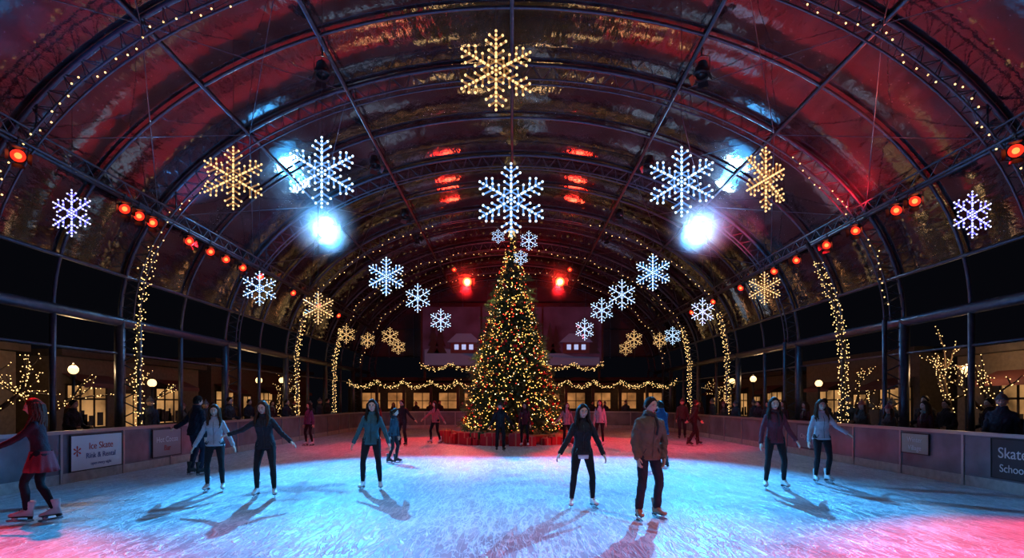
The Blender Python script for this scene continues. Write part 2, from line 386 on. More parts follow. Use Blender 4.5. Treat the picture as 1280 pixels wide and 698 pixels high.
# ------------------------------------------------------------------ snowflakes
def roofz(x): return Z0+B_*math.sqrt(max(0,1-(x/A_)**2))
def snowflake(x,y,z,R,kind,rot=0,style=0):
    mb=MB(); segs=[]
    for k in range(6):
        a=k*pi/3+pi/2; d=np.array([math.cos(a),math.sin(a)])
        def pt(r,off=0): return d*r+np.array([-d[1],d[0]])*off
        segs.append((pt(0.0),pt(R)))
        for rr,l in ((.38,.22),(.58,.30),(.78,.20)) if style==0 else ((.45,.33),(.72,.24)):
            for sg in (-1,1):
                b=a+sg*pi/3.2
                segs.append((pt(rr*R),pt(rr*R)+np.array([math.cos(b),math.sin(b)])*l*R))
        a2=(k+1)*pi/3+pi/2; d2=np.array([math.cos(a2),math.sin(a2)])
        segs.append((d*R*.24,d2*R*.24))
        if style==0:
            m=nrm(d+d2); segs.append((d*R*.24,m*R*.36)); segs.append((d2*R*.24,m*R*.36))
    w=.014*R/.6+.003
    for p,q in segs:
        tube(mb,[(p[0],0,p[1]),(q[0],0,q[1])],w*.9,5,0)
        L=np.linalg.norm(q-p); n=max(2,int(L/(.06*max(R/.6,.8))))
        beads(mb,[(p[0]+(q[0]-p[0])*u,-.010,p[1]+(q[1]-p[1])*u) for u in np.linspace(0,1,n)],w*1.35,1)
    top=roofz(x)-z-.05
    tube(mb,[(0,0,R),(0,0,top)],.006,4,2,False)
    cm={'c':(FCOLDD,FCOLD),'w':(FWARMD,FWARM),'v':(FVIOD,FVIO)}[kind]
    mb.obj('snowflake_light',[cm[0],cm[1],WIRE],False,loc=(x,y,z),rotz=rot)
for a in [(-3.6,10.6,6.0,.66,'c',.1,0),(3.27,10.8,5.9,.66,'c',-.15,0),(-.02,12.4,6.13,.80,'c',0,0),(-.3,10.5,7.87,.74,'w',.08,0),
 (-5.97,12,6.45,.66,'w',.15,0),(5.43,12,6.42,.68,'w',.5,0),(-8.8,11.2,5.43,.46,'v',-.1,1),(9.2,11.2,5.4,.46,'v',.1,1),
 (-7.1,15.75,4.85,.47,'c',.4,1),(-3.75,16.7,5.4,.56,'c',.1,0),(-3.8,22.6,5.85,.57,'c',-.2,1),(-3.18,25,5.3,.5,'c',.1,1),
 (4.4,17.5,5.7,.56,'c',-.2,0),(4.2,21.4,5.75,.57,'c',.1,1),(4.1,25.6,5.85,.56,'c',0,1),(6.7,19.7,4.83,.47,'c',.2,1),(3.5,27,5.16,.52,'c',.3,1),(8.2,28.6,5.04,.46,'c',.1,1),
 (-5.45,15.75,4.3,.45,'w',.2,0),(7.1,15.75,4.85,.45,'w',-.3,0),(-8.46,28.6,5.1,.46,'w',.1,1),(-8.5,33,5.3,.45,'w',0,1),(-6.1,28,4.93,.45,'w',.3,1),(-6.9,34,5.0,.45,'w',0,1),
 (6.1,28,4.8,.45,'w',.1,1),(6.9,34,4.9,.42,'w',0,1),(8.7,33,5.3,.45,'w',.1,1),(.67,22.3,8.08,.38,'c',.1,1),(.35,22.2,7.37,.3,'c',-.1,1),(-.55,22.3,8.25,.28,'c',.1,1)]:
    snowflake(*a)
# ------------------------------------------------------------------ lamps
def rotto(d):
    d=nrm(d); up=np.array([0,0,1.]); x=nrm(np.cross(up,d)); y=np.cross(d,x)
    return np.stack([x,y,d],1)
def parcan(pos,aim,lens,core,r=.13,bar=.25,name='stage_light',corek=.45):
    mb=MB(); M=rotto(np.array(aim,float)-np.array(pos,float))
    c=MB(); ang=np.arange(16)/16*2*pi
    def rg(z,rr): return np.c_[np.cos(ang)*rr,np.sin(ang)*rr,np.full(16,z)]
    loft(c,[rg(-.3,r*.35),rg(-.28,r*.7),rg(-.12,r*.85),rg(-.1,r),rg(.1,r*1.05),rg(.1,r*.95),rg(.03,r*.9)],0)
    loft(c,[rg(.03,r*.9),rg(.05,r*.88)],1); loft(c,[rg(.045,r*corek),rg(.07,r*corek*.9)],2)
    for sx in (-1,1): box(c,(sx*r*1.12,0,-.05),(.012,.04,.06),0)
    for k in range(4):
        a=k*pi/2; Mz=np.array([[math.cos(a),-math.sin(a),0],[math.sin(a),math.cos(a),0],[0,0,1]])
        v=np.array([(-r*.7,r,.1),(r*.7,r,.1),(r*.8,r*1.5,.2),(-r*.8,r*1.5,.2)]); c.add(v,np.array([[0,1,2,3]]),0,Mz)
    mb.addmb(c,M)
    sx=M[:,0]*r*1.15
    tube(mb,[sx,sx+np.array([0,0,bar*.6]),np.array([0,0,bar*.75]),-sx+np.array([0,0,bar*.6]),-sx],.01,5,0)
    tube(mb,[(0,0,bar*.7),(0,0,bar)],.018,6,0); box(mb,(0,0,bar),(.07,.07,.07),0)
    mb.obj(name,[BLACK,lens,core],True,loc=pos)
def spot(pos,aim,col,e,ang=60,blend=.6,size=.12):
    l=bpy.data.lights.new('spot','SPOT'); l.color=col; l.energy=e; l.spot_size=math.radians(ang); l.spot_blend=blend; l.shadow_soft_size=size
    o=bpy.data.objects.new('spot_beam',l); scene.collection.objects.link(o); o.location=pos
    o.rotation_euler=Vector(np.array(aim,float)-np.array(pos,float)).to_track_quat('-Z','Y').to_euler(); return o
def point(pos,col,e,size=.2):
    l=bpy.data.lights.new('point','POINT'); l.color=col; l.energy=e; l.shadow_soft_size=size
    o=bpy.data.objects.new('lamp_glow',l); scene.collection.objects.link(o); o.location=pos
def haze(pos,R,dens,col):
    # added scatter ball that gives a lamp its halo, thinning to nothing outward
    m=bpy.data.materials.new('added_halo_haze'); m.use_nodes=True; nt=m.node_tree
    for nd in list(nt.nodes):
        if nd.type!='OUTPUT_MATERIAL': nt.nodes.remove(nd)
    out=nt.nodes[0]
    vs=nt.nodes.new('ShaderNodeVolumeScatter'); vs.inputs['Color'].default_value=(*col,1); nt.links.new(vs.outputs[0],out.inputs['Volume'])
    tc=nt.nodes.new('ShaderNodeTexCoord'); ln=nt.nodes.new('ShaderNodeVectorMath'); ln.operation='LENGTH'; nt.links.new(tc.outputs['Object'],ln.inputs[0])
    mr=nt.nodes.new('ShaderNodeMapRange'); mr.inputs['From Min'].default_value=R*.97; mr.inputs['From Max'].default_value=0; nt.links.new(ln.outputs['Value'],mr.inputs['Value'])
    pw=nt.nodes.new('ShaderNodeMath'); pw.operation='POWER'; pw.inputs[1].default_value=2.0; nt.links.new(mr.outputs[0],pw.inputs[0])
    ml=nt.nodes.new('ShaderNodeMath'); ml.operation='MULTIPLY'; ml.inputs[1].default_value=dens; nt.links.new(pw.outputs[0],ml.inputs[0]); nt.links.new(ml.outputs[0],vs.inputs['Density'])
    mb=MB(); v,f=uvs(32,20); mb.add(v*R,f); mb.obj('lamp_halo_haze',[m],True,loc=pos)
REDC=(1,.012,.02); 
for s,ds in ((-1,(10.2,13.0,13.5,14.0,15.6,16.7,17.6,18.7,20,23,26,29)),(1,(10.0,12.5,13.1,14.65,16,17.7,19.2,22,25,28))):
    for q,d in enumerate(ds):
        parcan((s*9,d,6.15),(s*2.0,d-7,1.0),RLENS,RCORE,.125,.3)
for s,X in ((-1,-2.4),(1,2.57)):
    parcan((X,30,8.1),(X*.6,10,2),RCORE,RHOT,.27,2.3,corek=.6)
    parcan((s*3.2,31,9.0),(s*1,16,1),RLENS,RCORE,.13,1.2)
    parcan((s*4.4,26,9.3),(s*1,14,1),BLACK,BLACK,.15,.7)
    for d in (9.0,13.0,18,23):
        parcan((s*4.4,d,9.3),(s*2.5,d-3,0),BLACK,BLACK,.16,.55)
    parcan((s*6.75,20.4,7.9),(s*1.0,4,2.2),BLENS,BCORE,.32,1.1,corek=.8)
BLUE=(.05,.42,1)
for s in (-1,1):
    spot((s*6.6,19.9,7.8),(s*1.0,11.0,0),BLUE,19000,58,.6,.07)
    point((s*6.7,19.8,7.9),(.03,.42,1),330,.2)
    haze((s*6.7,19.8,7.9),1.45,.75,(.9,.95,1))
    spot((s*8.9,10.0,6.1),(s*6.0,3.9 if s<0 else 5.0,0),REDC,5200 if s<0 else 8600,46,.7)
    spot((s*8.9,-1.0,6.1),(s*4.0,3.9,0),REDC,4200 if s<0 else 6500,38,.8)
    spot((s*8.9,15.6,6.1),(s*5,23,0),REDC,2600,60,.7)
    spot((s*2.4,29.8,8.0),(s*2.5,22.5,0),REDC,6500,52,.6,.07)
    point((s*2.5,29.5,8.1),(1,.02,.01),170,.25)
    haze((s*2.5,29.5,8.1),1.3,.30,(1,.9,.9))
    spot((s*8.9,19.2,6.5),(s*3,22,10.5),REDC,1100 if s>0 else 120,110,.8)
    spot((s*8.9,12.0,6.5),(s*2.0,13,10.5),(1,.12,.08),700 if s>0 else 90,110,.8)
    spot((s*4.4,9.0,9.2),(s*2.5,10.2,0),(.08,.48,1),420,72,.8)
    spot((s*4.4,3.0,9.2),(s*2.2,10.5,0.4),(.70,.82,1),520,46,.8)  # front fill added to brighten the skaters, no fixture here
spot((8.8,14.0,6.5),(8.6,16,9.5),REDC,500,100,.8)
spot((0,28,8.5),(0,41,7),REDC,1100,110,.8)
spot((-8.8,16.0,6.5),(-6,14,9.8),(.08,.35,1),420,120,.8)  # blue fill added to tint the left roof, no blue fixture
spot((-8.8,9.0,6.5),(-5,9,9.8),(.08,.25,1),200,120,.8)  # second added blue fill for the left roof
spot((0,5.0,9.6),(0,10.5,1),(1,.75,.6),260,60,.8)  # weak warm fill from the front, added without a fixture
# ------------------------------------------------------------------ christmas tree
TX,TY=0,24.0; TH=8.7
def tr_r(z): return 2.3*max(0,(1-z/TH))**.9
ct=bpy.data.objects.new('christmas_tree',None); scene.collection.objects.link(ct); ct.location=(TX,TY,0)
tb=MB(); tube(tb,[(0,0,0),(0,0,3),(0,0,8.8)],[.18,.13,.03],10); tb.obj('trunk',[mat('bark',(.08,.05,.03),.8,bump=.5)],parent=ct)
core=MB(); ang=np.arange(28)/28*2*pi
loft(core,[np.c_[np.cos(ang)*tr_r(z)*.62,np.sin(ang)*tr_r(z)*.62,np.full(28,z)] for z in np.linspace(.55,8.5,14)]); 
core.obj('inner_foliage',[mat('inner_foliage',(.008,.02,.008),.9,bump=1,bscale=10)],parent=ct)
tuft_v=[];tuft_f=[]
for q in range(46):
    u=q/46; x=u*.55; a=q*2.4; l=.13*(1-.5*u); c=np.array([x,0,0]); d=np.array([.6,math.cos(a)*.9,math.sin(a)*.9]); d=nrm(d); sd=nrm(np.cross(d,[0.3,.5,.8]))*.011
    k=len(tuft_v); tuft_v+= [c-sd,c+sd,c+d*l+sd*.3,c+d*l-sd*.3]; tuft_f.append((k,k+1,k+2,k+3))
tuft_v=np.array(tuft_v); tuft_f=np.array(tuft_f)
fo=MB()
def rotm(a,b):
    return np.array([[math.cos(a),-math.sin(a),0],[math.sin(a),math.cos(a),0],[0,0,1]])@np.array([[math.cos(b),0,math.sin(b)],[0,1,0],[-math.sin(b),0,math.cos(b)]])
cnt=0
while cnt<3200:
    z=rng.uniform(.45,8.75); 
    if rng.uniform()>(tr_r(z)+.25)/2.5: continue
    a=rng.uniform(0,2*pi); r=max(0,tr_r(z)*(.97+.06*math.sin(z*9)+.05*math.sin(5*a+z))-.45*rng.uniform(.4,1.0)); 
    sc=rng.uniform(.7,1.15)*(.65 if z>7.3 else 1)
    b=rng.uniform(-.05,.55) if z<8.3 else rng.uniform(-1.2,-.2)
    fo.add(tuft_v*sc,tuft_f,0,rotm(a+rng.uniform(-.4,.4),b),(r*math.cos(a),r*math.sin(a),z)); cnt+=1
fo.obj('needles',[mat('fir_needles',(.022,.065,.026),.6,var=.4,scale=3)],False,parent=ct)
C=[[],[],[]]
for q in range(2500):
    while True:
        z=rng.uniform(.5,8.7)
        if rng.uniform()<(tr_r(z)+.12)/2.3: break
    a=rng.uniform(0,2*pi); r=tr_r(z)*(.97+.06*math.sin(z*9)+.05*math.sin(5*a+z))+rng.uniform(-.18,.1); r=max(r,.05)
    k=rng.choice([0,1,2],p=[.74,.15,.11]); C[k].append((r*math.cos(a),r*math.sin(a),z))
tl=MB(); beads(tl,C[0],.021,0); beads(tl,C[1],.024,1); beads(tl,C[2],.021,2)
tl.obj('tree_lights',[mat('tree_light_gold',(.2,.1,.05),.4,em=(1,.54,.12),st=3.4,nosample=True),mat('tree_light_red',(.2,.02,.02),.4,em=(1,.05,.02),st=3,nosample=True),mat('tree_light_pale',(.2,.2,.1),.4,em=(1,.8,.42),st=5,nosample=True)],False,parent=ct)
orn=MB()
for q in range(330):
    while True:
        z=rng.uniform(.6,8.3)
        if rng.uniform()<(tr_r(z))/2.2: break
    a=rng.uniform(0,2*pi); r=tr_r(z)*(.97+.06*math.sin(z*9)+.05*math.sin(5*a+z))+.03; k=rng.integers(0,2); R=rng.uniform(.05,.085)
    ball(orn,(r*math.cos(a),r*math.sin(a),z),(R,R,R),int(k)); tube(orn,[(r*math.cos(a),r*math.sin(a),z+R),(r*math.cos(a),r*math.sin(a),z+R+.03)],.012,5,1)
orn.obj('baubles',[mat('bauble_red',(.5,.02,.02),.15,.6),mat('bauble_gold',(.7,.4,.1),.15,.9)],parent=ct)
st=MB(); v=[(0,-.05,0),(0,.05,0)]
for q in range(10):
    a=pi/2+q*pi/5; R=.3 if q%2==0 else .12; v.append((R*math.cos(a),0,R*math.sin(a)))
f=[]
for q in range(10): f.append((0,2+q,2+(q+1)%10)); f.append((1,2+(q+1)%10,2+q))
st.add(np.array(v),np.array(f),0,None,(0,0,8.95)); st.obj('star',[mat('star_gold',(.8,.6,.2),.3,em=(1,.7,.3),st=1.2,nosample=True)],False,parent=ct)
bs=MB(); n=40; an=np.arange(n)/n*2*pi
for r0,z0,z1,m in ((2.35,0,.32,0),(2.4,.32,.37,1)):
    loft(bs,[np.c_[np.cos(an)*r0,np.sin(an)*r0,np.full(n,z0)],np.c_[np.cos(an)*r0,np.sin(an)*r0,np.full(n,z1)]],m)
bs.obj('tree_base',[mat('base_red',(.35,.02,.02),.5,var=.2),mat('base_trim',(.5,.3,.1),.3,.5)],False,parent=ct)
for q in range(9):
    a=q/9*2*pi; l=bpy.data.lights.new('tl','POINT'); l.color=(1,.6,.25); l.energy=14; l.shadow_soft_size=.1
    for zz in ((1.2,2.7),(3.6,1.75),(6.0,1.05)):
        if q%3==0:
            o=bpy.data.objects.new('tree_glow',l); scene.collection.objects.link(o); o.parent=ct; o.location=(zz[1]*math.cos(a-.6),zz[1]*math.sin(a-.6),zz[0])
gf=MB()
for q in range(52):
    a=rng.uniform(pi,2*pi)if q<40 else rng.uniform(0,pi); r=2.72+rng.uniform(0,.22); w,d,h=rng.uniform(.28,.5),rng.uniform(.28,.42),rng.uniform(.22,.5); a2=a
    M=rotm(a2+pi/2,0); c=np.array([r*math.cos(a),TY+r*math.sin(a),h/2]); k=int(rng.choice([0,1,2,3],p=[.45,.1,.05,.4]))
    box(gf,c,(w,d,h),k,M); box(gf,c,(.05,d+.01,h+.01),4,M); box(gf,c,(w+.01,.05,h+.01),4,M)
    for sg in (-1,1): tube(gf,[c+M@np.array([0,0,h/2]),c+M@np.array([sg*.09,0,h/2+.07]),c+M@np.array([sg*.12,.02,h/2+.02]),c+M@np.array([0,0,h/2])],.015,5,4)
gf.obj('gift_boxes',[mat('wrap_red',(.55,.02,.03),.35),mat('wrap_gold',(.5,.33,.1),.35),mat('wrap_green',(.03,.2,.06),.4),mat('wrap_crimson',(.4,.01,.03),.4),mat('ribbon',(.6,.35,.2),.4)],False)
# ------------------------------------------------------------------ rear pavilion
pv=MB()
WD=mat('dark_wood',(.04,.03,.027),.7,var=.3); WARMW=mat('window_warm',(.2,.12,.06),.5,em=(1,.42,.13),st=.5,var=.3,scale=1.2)
GREENG=mat('garland_green',(.02,.06,.02),.7)
box(pv,(0,39.6,1.7),(22,.3,3.4),0); box(pv,(0,38.4,3.0),(22,2.6,.14),0); box(pv,(0,37.15,2.95),(22,.1,.3),0)
for x in np.linspace(-10.8,10.8,13): box(pv,(x,37.3,1.42),(.18,.18,2.9),0)
for x in np.linspace(-9.9,9.9,12):
    box(pv,(x,39.43,1.75),(1.3,.04,1.1),1)
    for dx in (-.65,0,.65): box(pv,(x+dx,39.4,1.75),(.05,.05,1.15),0)
    for dz in (-.57,.0,.57): box(pv,(x,39.4,1.75+dz),(1.35,.05,.05),0)
box(pv,(0,38.6,6.15),(12.4,.2,4.1),2); box(pv,(0,38.6,4.05),(12.6,.5,.14),0)
for x in (-6.2,-2.1,2.1,6.2): box(pv,(x,38.45,6.15),(.12,.12,4.15),0)
for x in (-6,-2,2,6): box(pv,(x,38.6,3.55),(.15,.15,1.0),0)
def flat(pts,y,m,t=.04):
    P=np.array(pts,float); n=len(P); loft(pv,[np.c_[P[:,0],np.full(n,y),P[:,1]],np.c_[P[:,0],np.full(n,y+t),P[:,1]]],m)
flat([(-6,4.2)]+[(x,5.0+.35*math.sin(x*.9)) for x in np.linspace(-6,6,25)]+[(6,4.2)],38.42,3)
for hx in (-3.3,4.4):
    flat([(hx-.9,5),(hx+.9,5),(hx+.9,5.8),(hx-.9,5.8)],38.36,4); flat([(hx-1.15,5.75),(hx+1.15,5.75),(hx+.5,6.35),(hx-.5,6.35)],38.33,3)
    for dx in (-.5,0,.5): flat([(hx+dx-.14,5.25),(hx+dx+.14,5.25),(hx+dx+.14,5.6),(hx+dx-.14,5.6)],38.33,5)
for px_ in (-5.4,-4.9,-1.6,-1.1,1.4,2.6,3.0,5.6):
    h=rng.uniform(1.3,2.4)
    for k in range(4): flat([(px_-.45+.09*k,5.0+k*h*.22),(px_+.45-.09*k,5.0+k*h*.22),(px_,5.2+(k+1)*h*.25)],38.38-.005*k,6)
pv.obj('rear_pavilion',[WD,WARMW,mat('mural_night',(.05,.04,.08),.6,em=(.12,.06,.16),st=.10,var=.4,scale=.8),mat('mural_snow',(.12,.13,.22),.6,em=(.2,.25,.5),st=.08),mat('mural_house',(.10,.08,.10),.6),mat('mural_window',(.6,.7,1),.5,em=(.35,.6,1),st=.8),mat('mural_pine',(.03,.05,.06),.7)],False)
gs=MB(); gl=[]
def swag(x0,x1,y,z,dip,n=14):
    P=[(x0+(x1-x0)*u,y,z-dip*4*u*(1-u)) for u in np.linspace(0,1,n)]
    tube(gs,P,.10,6,0)
    for p in P:
        for _ in range(4): gl.append((p[0]+rng.normal(0,.09),p[1]-.1+rng.normal(0,.03),p[2]+rng.normal(0,.08)))
for a,b in zip(np.linspace(-10.8,10.8,13)[:-1],np.linspace(-10.8,10.8,13)[1:]): swag(a,b,37.0,3.0,.35)
for a,b in zip(np.linspace(-6.2,6.2,7)[:-1],np.linspace(-6.2,6.2,7)[1:]): swag(a,b,38.2,4.25,.35)
beads(gs,gl,.022,1); gs.obj('garland',[GREENG,WARM],False)
for x in (-8,-3,3,8): point((x,38.2,2.3),(1,.4,.15),18,.2)
# ------------------------------------------------------------------ side shop buildings
PL=mat('plaster_dark',(.12,.09,.07),.8,var=.2,bump=.2,bscale=20); SHADE=mat('awning_red',(.12,.03,.03),.8)
WIN2=mat('shop_window_glow',(.2,.13,.07),.5,em=(1,.5,.17),st=.65,var=.4,scale=.9); 
def shop(side,ys0,ys1,x=14.0,h=3.1):
    mb=MB(); L=ys1-ys0
    box(mb,(side*(x+1.5),(ys0+ys1)/2,h/2-.03),(3,L,h),0)
    box(mb,(side*(x+1.4),(ys0+ys1)/2,h+.08),(3.4,L+.3,.2),1)
    k=int(L//2.4)
    for q in range(k):
        y=ys0+1.2+q*(L-1.2)/k; xx=side*(x-.01)
        if q%3==1:
            box(mb,(xx,y,1.05),(.06,1.0,2.1),1); box(mb,(xx-side*.03,y,1.25),(.04,.75,1.4),2); box(mb,(xx-side*.06,y,1.25),(.03,.04,1.4),1); 
            tube(mb,[(xx-side*.07,y+.38,.95),(xx-side*.1,y+.38,1.0),(xx-side*.1,y+.38,1.2),(xx-side*.07,y+.38,1.25)],.012,5,3)
        else:
            box(mb,(xx,y,1.5),(.05,1.7,1.35),2)
            for dy in (-.86,-.3,.3,.86): box(mb,(xx-side*.03,y+dy,1.5),(.05,.06,1.45),1)
            for dz in (-.7,.25,.7): box(mb,(xx-side*.03,y,1.5+dz),(.05,1.8,.06),1)
            box(mb,(xx-side*.08,y,.78),(.2,1.9,.06),1)
            for _ in range(12): 
                h_=rng.uniform(.15,.55); box(mb,(xx-side*.028,y+rng.uniform(-.75,.75),.86+h_/2),(.02,rng.uniform(.1,.3),h_),1)
        if q%2==0:
            P=np.array([[xx,y-1,2.55],[xx,y+1,2.55],[xx-side*.7,y+1,2.25],[xx-side*.7,y-1,2.25],[xx-side*.7,y+1,2.1],[xx-side*.7,y-1,2.1]])
            mb.add(P,np.array([[0,1,2,3],[3,2,4,5]]),4)
    mb.obj('shop_building',[PL,WD,WIN2,STEEL,SHADE],False)
shop(-1,9.5,15.8); shop(-1,17.2,25); shop(-1,27,40,14.5,3.6); shop(1,9,17.6); shop(1,19.5,27,14.2,3.4); shop(1,29,41,14.2,3.1)
def globe(x,y,z=2.5,e=18,r=.14):
    mb=MB(); tube(mb,[(0,0,-.03),(0,0,.3),(0,0,z-.15)],[.09,.05,.035],10,0); tube(mb,[(0,0,z-.2),(0,0,z-.1)],.07,10,0); ball(mb,(0,0,z+.02),(r,r,r),1); tube(mb,[(0,0,z+r),(0,0,z+r+.08)],[.05,.015],8,0)
    mb.obj('street_lamp',[STEELD,mat('globe_glass',(.8,.7,.5),.4,em=(1,.62,.26),st=2.6,nosample=True)],True,loc=(x,y,0))
    if e: point((x,y,z+.25),(1,.6,.28),e,.15)
globe(-11.75,15,2.5,70,.12); globe(12.5,15.4,2.5,75,.12); globe(-11.3,25,2.6,25); globe(-11.3,27.5,2.7,0); globe(11.2,26,2.7,25); globe(11.2,28.5,2.7,0); globe(12.6,23,2.4,0); globe(-12.6,19.6,2.3,0)
def bare(x,y,h=3.2,seed=1,rt=.1):
    rs=np.random.default_rng(seed); mb=MB(); Lp=[]
    def br(p,d,l,r,lv):
        pts=[p]; q=p; dd=d
        for _ in range(4):
            dd=nrm(dd+rs.normal(0,.13,3)+np.array([0,0,.05])); q=q+dd*l/4; pts.append(q)
        tube(mb,pts,np.linspace(r,r*.6,5),6,0)
        nn=int(l/(.035 if lv==0 else .08))
        for u in np.linspace(0,1,max(2,nn)):
            k=min(3,int(u*4)); f=u*4-k; c=pts[k]+(pts[k+1]-pts[k])*f; a=u*l*40
            Lp.append(c+np.array([math.cos(a),math.sin(a),0])*(r+.015)+rs.normal(0,.012,3))
        if lv<3:
            for _ in range(3 if lv<2 else 2):
                nd=nrm(dd+rs.normal(0,.6,3)+np.array([0,0,.1])); br(q,nd,l*rs.uniform(.5,.75),r*.55,lv+1)
    br(np.array([0,0,-.03]),np.array([0,0,1.]),h*.42,rt,0)
    beads(mb,Lp,.0135,1)
    mb.obj('bare_tree',[mat('bark',(.08,.05,.03),.8),WARM],True,loc=(x,y,0))
bare(-12.4,14.9,3.3,3); bare(12.7,16.3,3.6,5); bare(12.4,14.4,3.3,8); bare(-13.0,19.5,3.2,11); bare(12.9,21.0,3.4,12); bare(-12.9,30,3.5,13); bare(12.9,33,3.5,14); bare(-12.6,12.9,3.4,21)
# ------------------------------------------------------------------ people
def mk_hand():
    m=MB(); n=14; a=np.arange(n)/n*2*pi
    def rg(z,ry,rx,cy=0): return np.c_[rx*np.cos(a),cy+ry*np.sin(a),np.full(n,z)]
    loft(m,[rg(z,ry,rx,cy) for z,ry,rx,cy in ((.06,.026,.024,0),(.0,.027,.02,0),(-.03,.036,.017,0),(-.07,.042,.015,0),(-.095,.040,.013,0),(-.102,.03,.009,0))])
    for y,l in ((-.031,.072),(-.0105,.082),(.0105,.076),(.030,.060)):
        p=np.array([0,y,-.088]); an=.15; pts=[p]
        for s,k in ((.44,.0),(.31,.35),(.25,.4)):
            an+=k; p=p+np.array([math.sin(an),y*1.6,-math.cos(an)])*l*s; pts.append(p)
        capsule(m,pts,[.0100,.0092,.0085,.0072],10)
    capsule(m,[(.002,-.022,-.02),(.008,-.05,-.05),(.016,-.062,-.078),(.022,-.060,-.098)],[.015,.0125,.010,.0082],10)
    return tmpmesh(m,.0042,2)
HAND=mk_hand()
def mk_head(male):
    v,fs=uvs(72,56); x,y,z=v.T
    X=x*.078;Y=y*.096;Z=z*.116
    low=np.clip(-z,0,1); X=X*(1-(.26 if male else .32)*low**1.6)
    back=np.clip(y,0,1); Y=Y*(1-.42*back*low**1.2)
    X=X*(1+.04*np.clip(z,0,1)); fr=np.clip(-y,0,1)
    Y=Y+.012*low*fr
    g=lambda cx,cz,sx,sz:np.exp(-((X-cx)/sx)**2-((Z-cz)/sz)**2)*(y<0)
    d=np.zeros(len(X))
    d+=.011*g(0,-.008,.009,.022)+.022*g(0,-.032,.012,.012)+.006*g(.012,-.037,.008,.008)+.006*g(-.012,-.037,.008,.008)
    d-=.012*(g(.031,.004,.016,.012)+g(-.031,.004,.016,.012))
    d+=.005*(g(.03,.024,.024,.008)+g(-.03,.024,.024,.008))
    d+=.005*(g(.045,-.025,.018,.018)+g(-.045,-.025,.018,.018))
    d+=.006*g(0,-.060,.020,.005)+.007*g(0,-.070,.016,.005)-.004*g(0,-.0645,.020,.003)+.010*g(0,-.095,.022,.014)
    Y=Y-d
    V=np.c_[X,Y,Z]; m=MB(); ms=[]
    for f in fs:
        c=V[f].mean(1); mm=np.zeros(len(f),int); mm[(c[:,1]<-.05)&(((c[:,0]/.021)**2+((c[:,2]+.0645)/.009)**2)<1)]=1; ms.append(mm)
    m.add(V,fs,ms)
    capsule(m,[(0,.022,-.05),(0,.025,-.10),(0,.035,-.150),(0,.04,-.18)],[.052,.052 if not male else .060,.056 if not male else .064,.06],16,0)
    for s in (-1,1):
        ball(m,(s*.0305,-.0765,.003),(.0125,.0125,.0095),2); ball(m,(s*.0305,-.0865,.003),(.0055,.004,.0058),3)
        tube(m,[(s*.016,-.096,.021),(s*.03,-.0975,.026),(s*.046,-.088,.022)],[.0025,.0035,.002],6,4)
        tube(m,[(s*.018,-.089,.010),(s*.0305,-.092,.0135),(s*.044,-.083,.008)],[.002,.003,.002],6,0)
        a=np.linspace(-2.2,2.2,9); pts=[(s*(.078+.008*math.cos(t*.5)),.012+.016*math.cos(t),-.01+.028*math.sin(t)) for t in a]
        tube(m,pts,[.004,.006,.006,.006,.006,.006,.006,.006,.004],6,0); ball(m,(s*.078,.008,-.01),(.006,.014,.024),0)
    return m
HEADS={'m':mk_head(True),'f':mk_head(False)}
def mk_hair(style):
    m=MB(); v,fs=uvs(64,40); x,y,z=v.T
    ang=np.arctan2(np.abs(x),-y)
    lim=np.interp(ang,[0,.55,1.0,1.35,1.7,pi],[.62,.52,.15,-.15,-.45,-.78 if style!='short' else -.55])
    w=1/(1+np.exp(-(z-lim)/.05))
    off=-.014+w*(.030 if style!='short' else .026)
    if style=='beanie':
        lim=np.interp(ang,[0,1.2,pi],[.45,.2,0]); w=1/(1+np.exp(-(z-lim)/.02)); off=-.014+w*.034
    nz=.0022*np.sin(60*np.arctan2(x,y)+6*z)*w
    if style=='beanie': nz=.0018*np.sin(44*np.arctan2(x,y))*w
    X=x*(.080+off+nz);Y=y*(.098+off+nz)+.004;Z=z*(.118+off+nz)
    low=np.clip(-z,0,1); X=X*(1-.22*low**1.5); 
    if style in('short','beanie'): Y=np.where(y>0,Y*(1-.35*np.clip(y,0,1)*low**1.2),Y)
    if style=='beanie': Z=Z+np.clip(z-.6,0,1)*.035
    m.add(np.c_[X,Y,Z],fs,0)
    if style=='beanie':
        a=np.linspace(0,2*pi,33); pts=[(.096*math.sin(t),-.112*math.cos(t)+.004,.055-.035*(1-math.cos(t))/2) for t in a]; tube(m,pts,.013,8,0,sx=.7)
    if style=='long':
        rs=np.random.default_rng(5)
        for q in range(32):
            t=1.12+(2*pi-2.24)*q/31; sx=math.sin(t); sy=-math.cos(t); L=rs.uniform(.85,1.1); f=1+rs.normal(0,.04)
            side=abs(sx)
            pts=[(sx*.05,sy*.06+.01,.09),(sx*.088*f,sy*.104*f+.008,.03),(sx*.094*f,sy*.108*f+.014,-.05),(sx*.102*f+rs.normal(0,.006),sy*.105*f+.018,-.12*L),(sx*(.118)+rs.normal(0,.01),sy*.115*f+.012-.015*side,-.19*L),(sx*(.122)+rs.normal(0,.012),sy*.125*f-.035*side,-.26*L),(sx*.112+rs.normal(0,.014),sy*.13*f-.05*side,-.33*L)]
            tube(m,pts,[.01,.020,.022,.022,.020,.015,.004],7,0)
    if style=='pony':
        for q in range(7):
            a=q/7*2*pi; pts=[(0,.1,.05),(.01*math.cos(a),.135,.05),(.02*math.cos(a),.15+.015*math.sin(a),0),(.022*math.cos(a),.14+.02*math.sin(a),-.08),(.012*math.cos(a),.135+.01*math.sin(a),-.18)]; tube(m,pts,[.015,.016,.02,.018,.003],7,0)
    return m
HAIR={k:mk_hair(k) for k in('short','long','pony','beanie')}
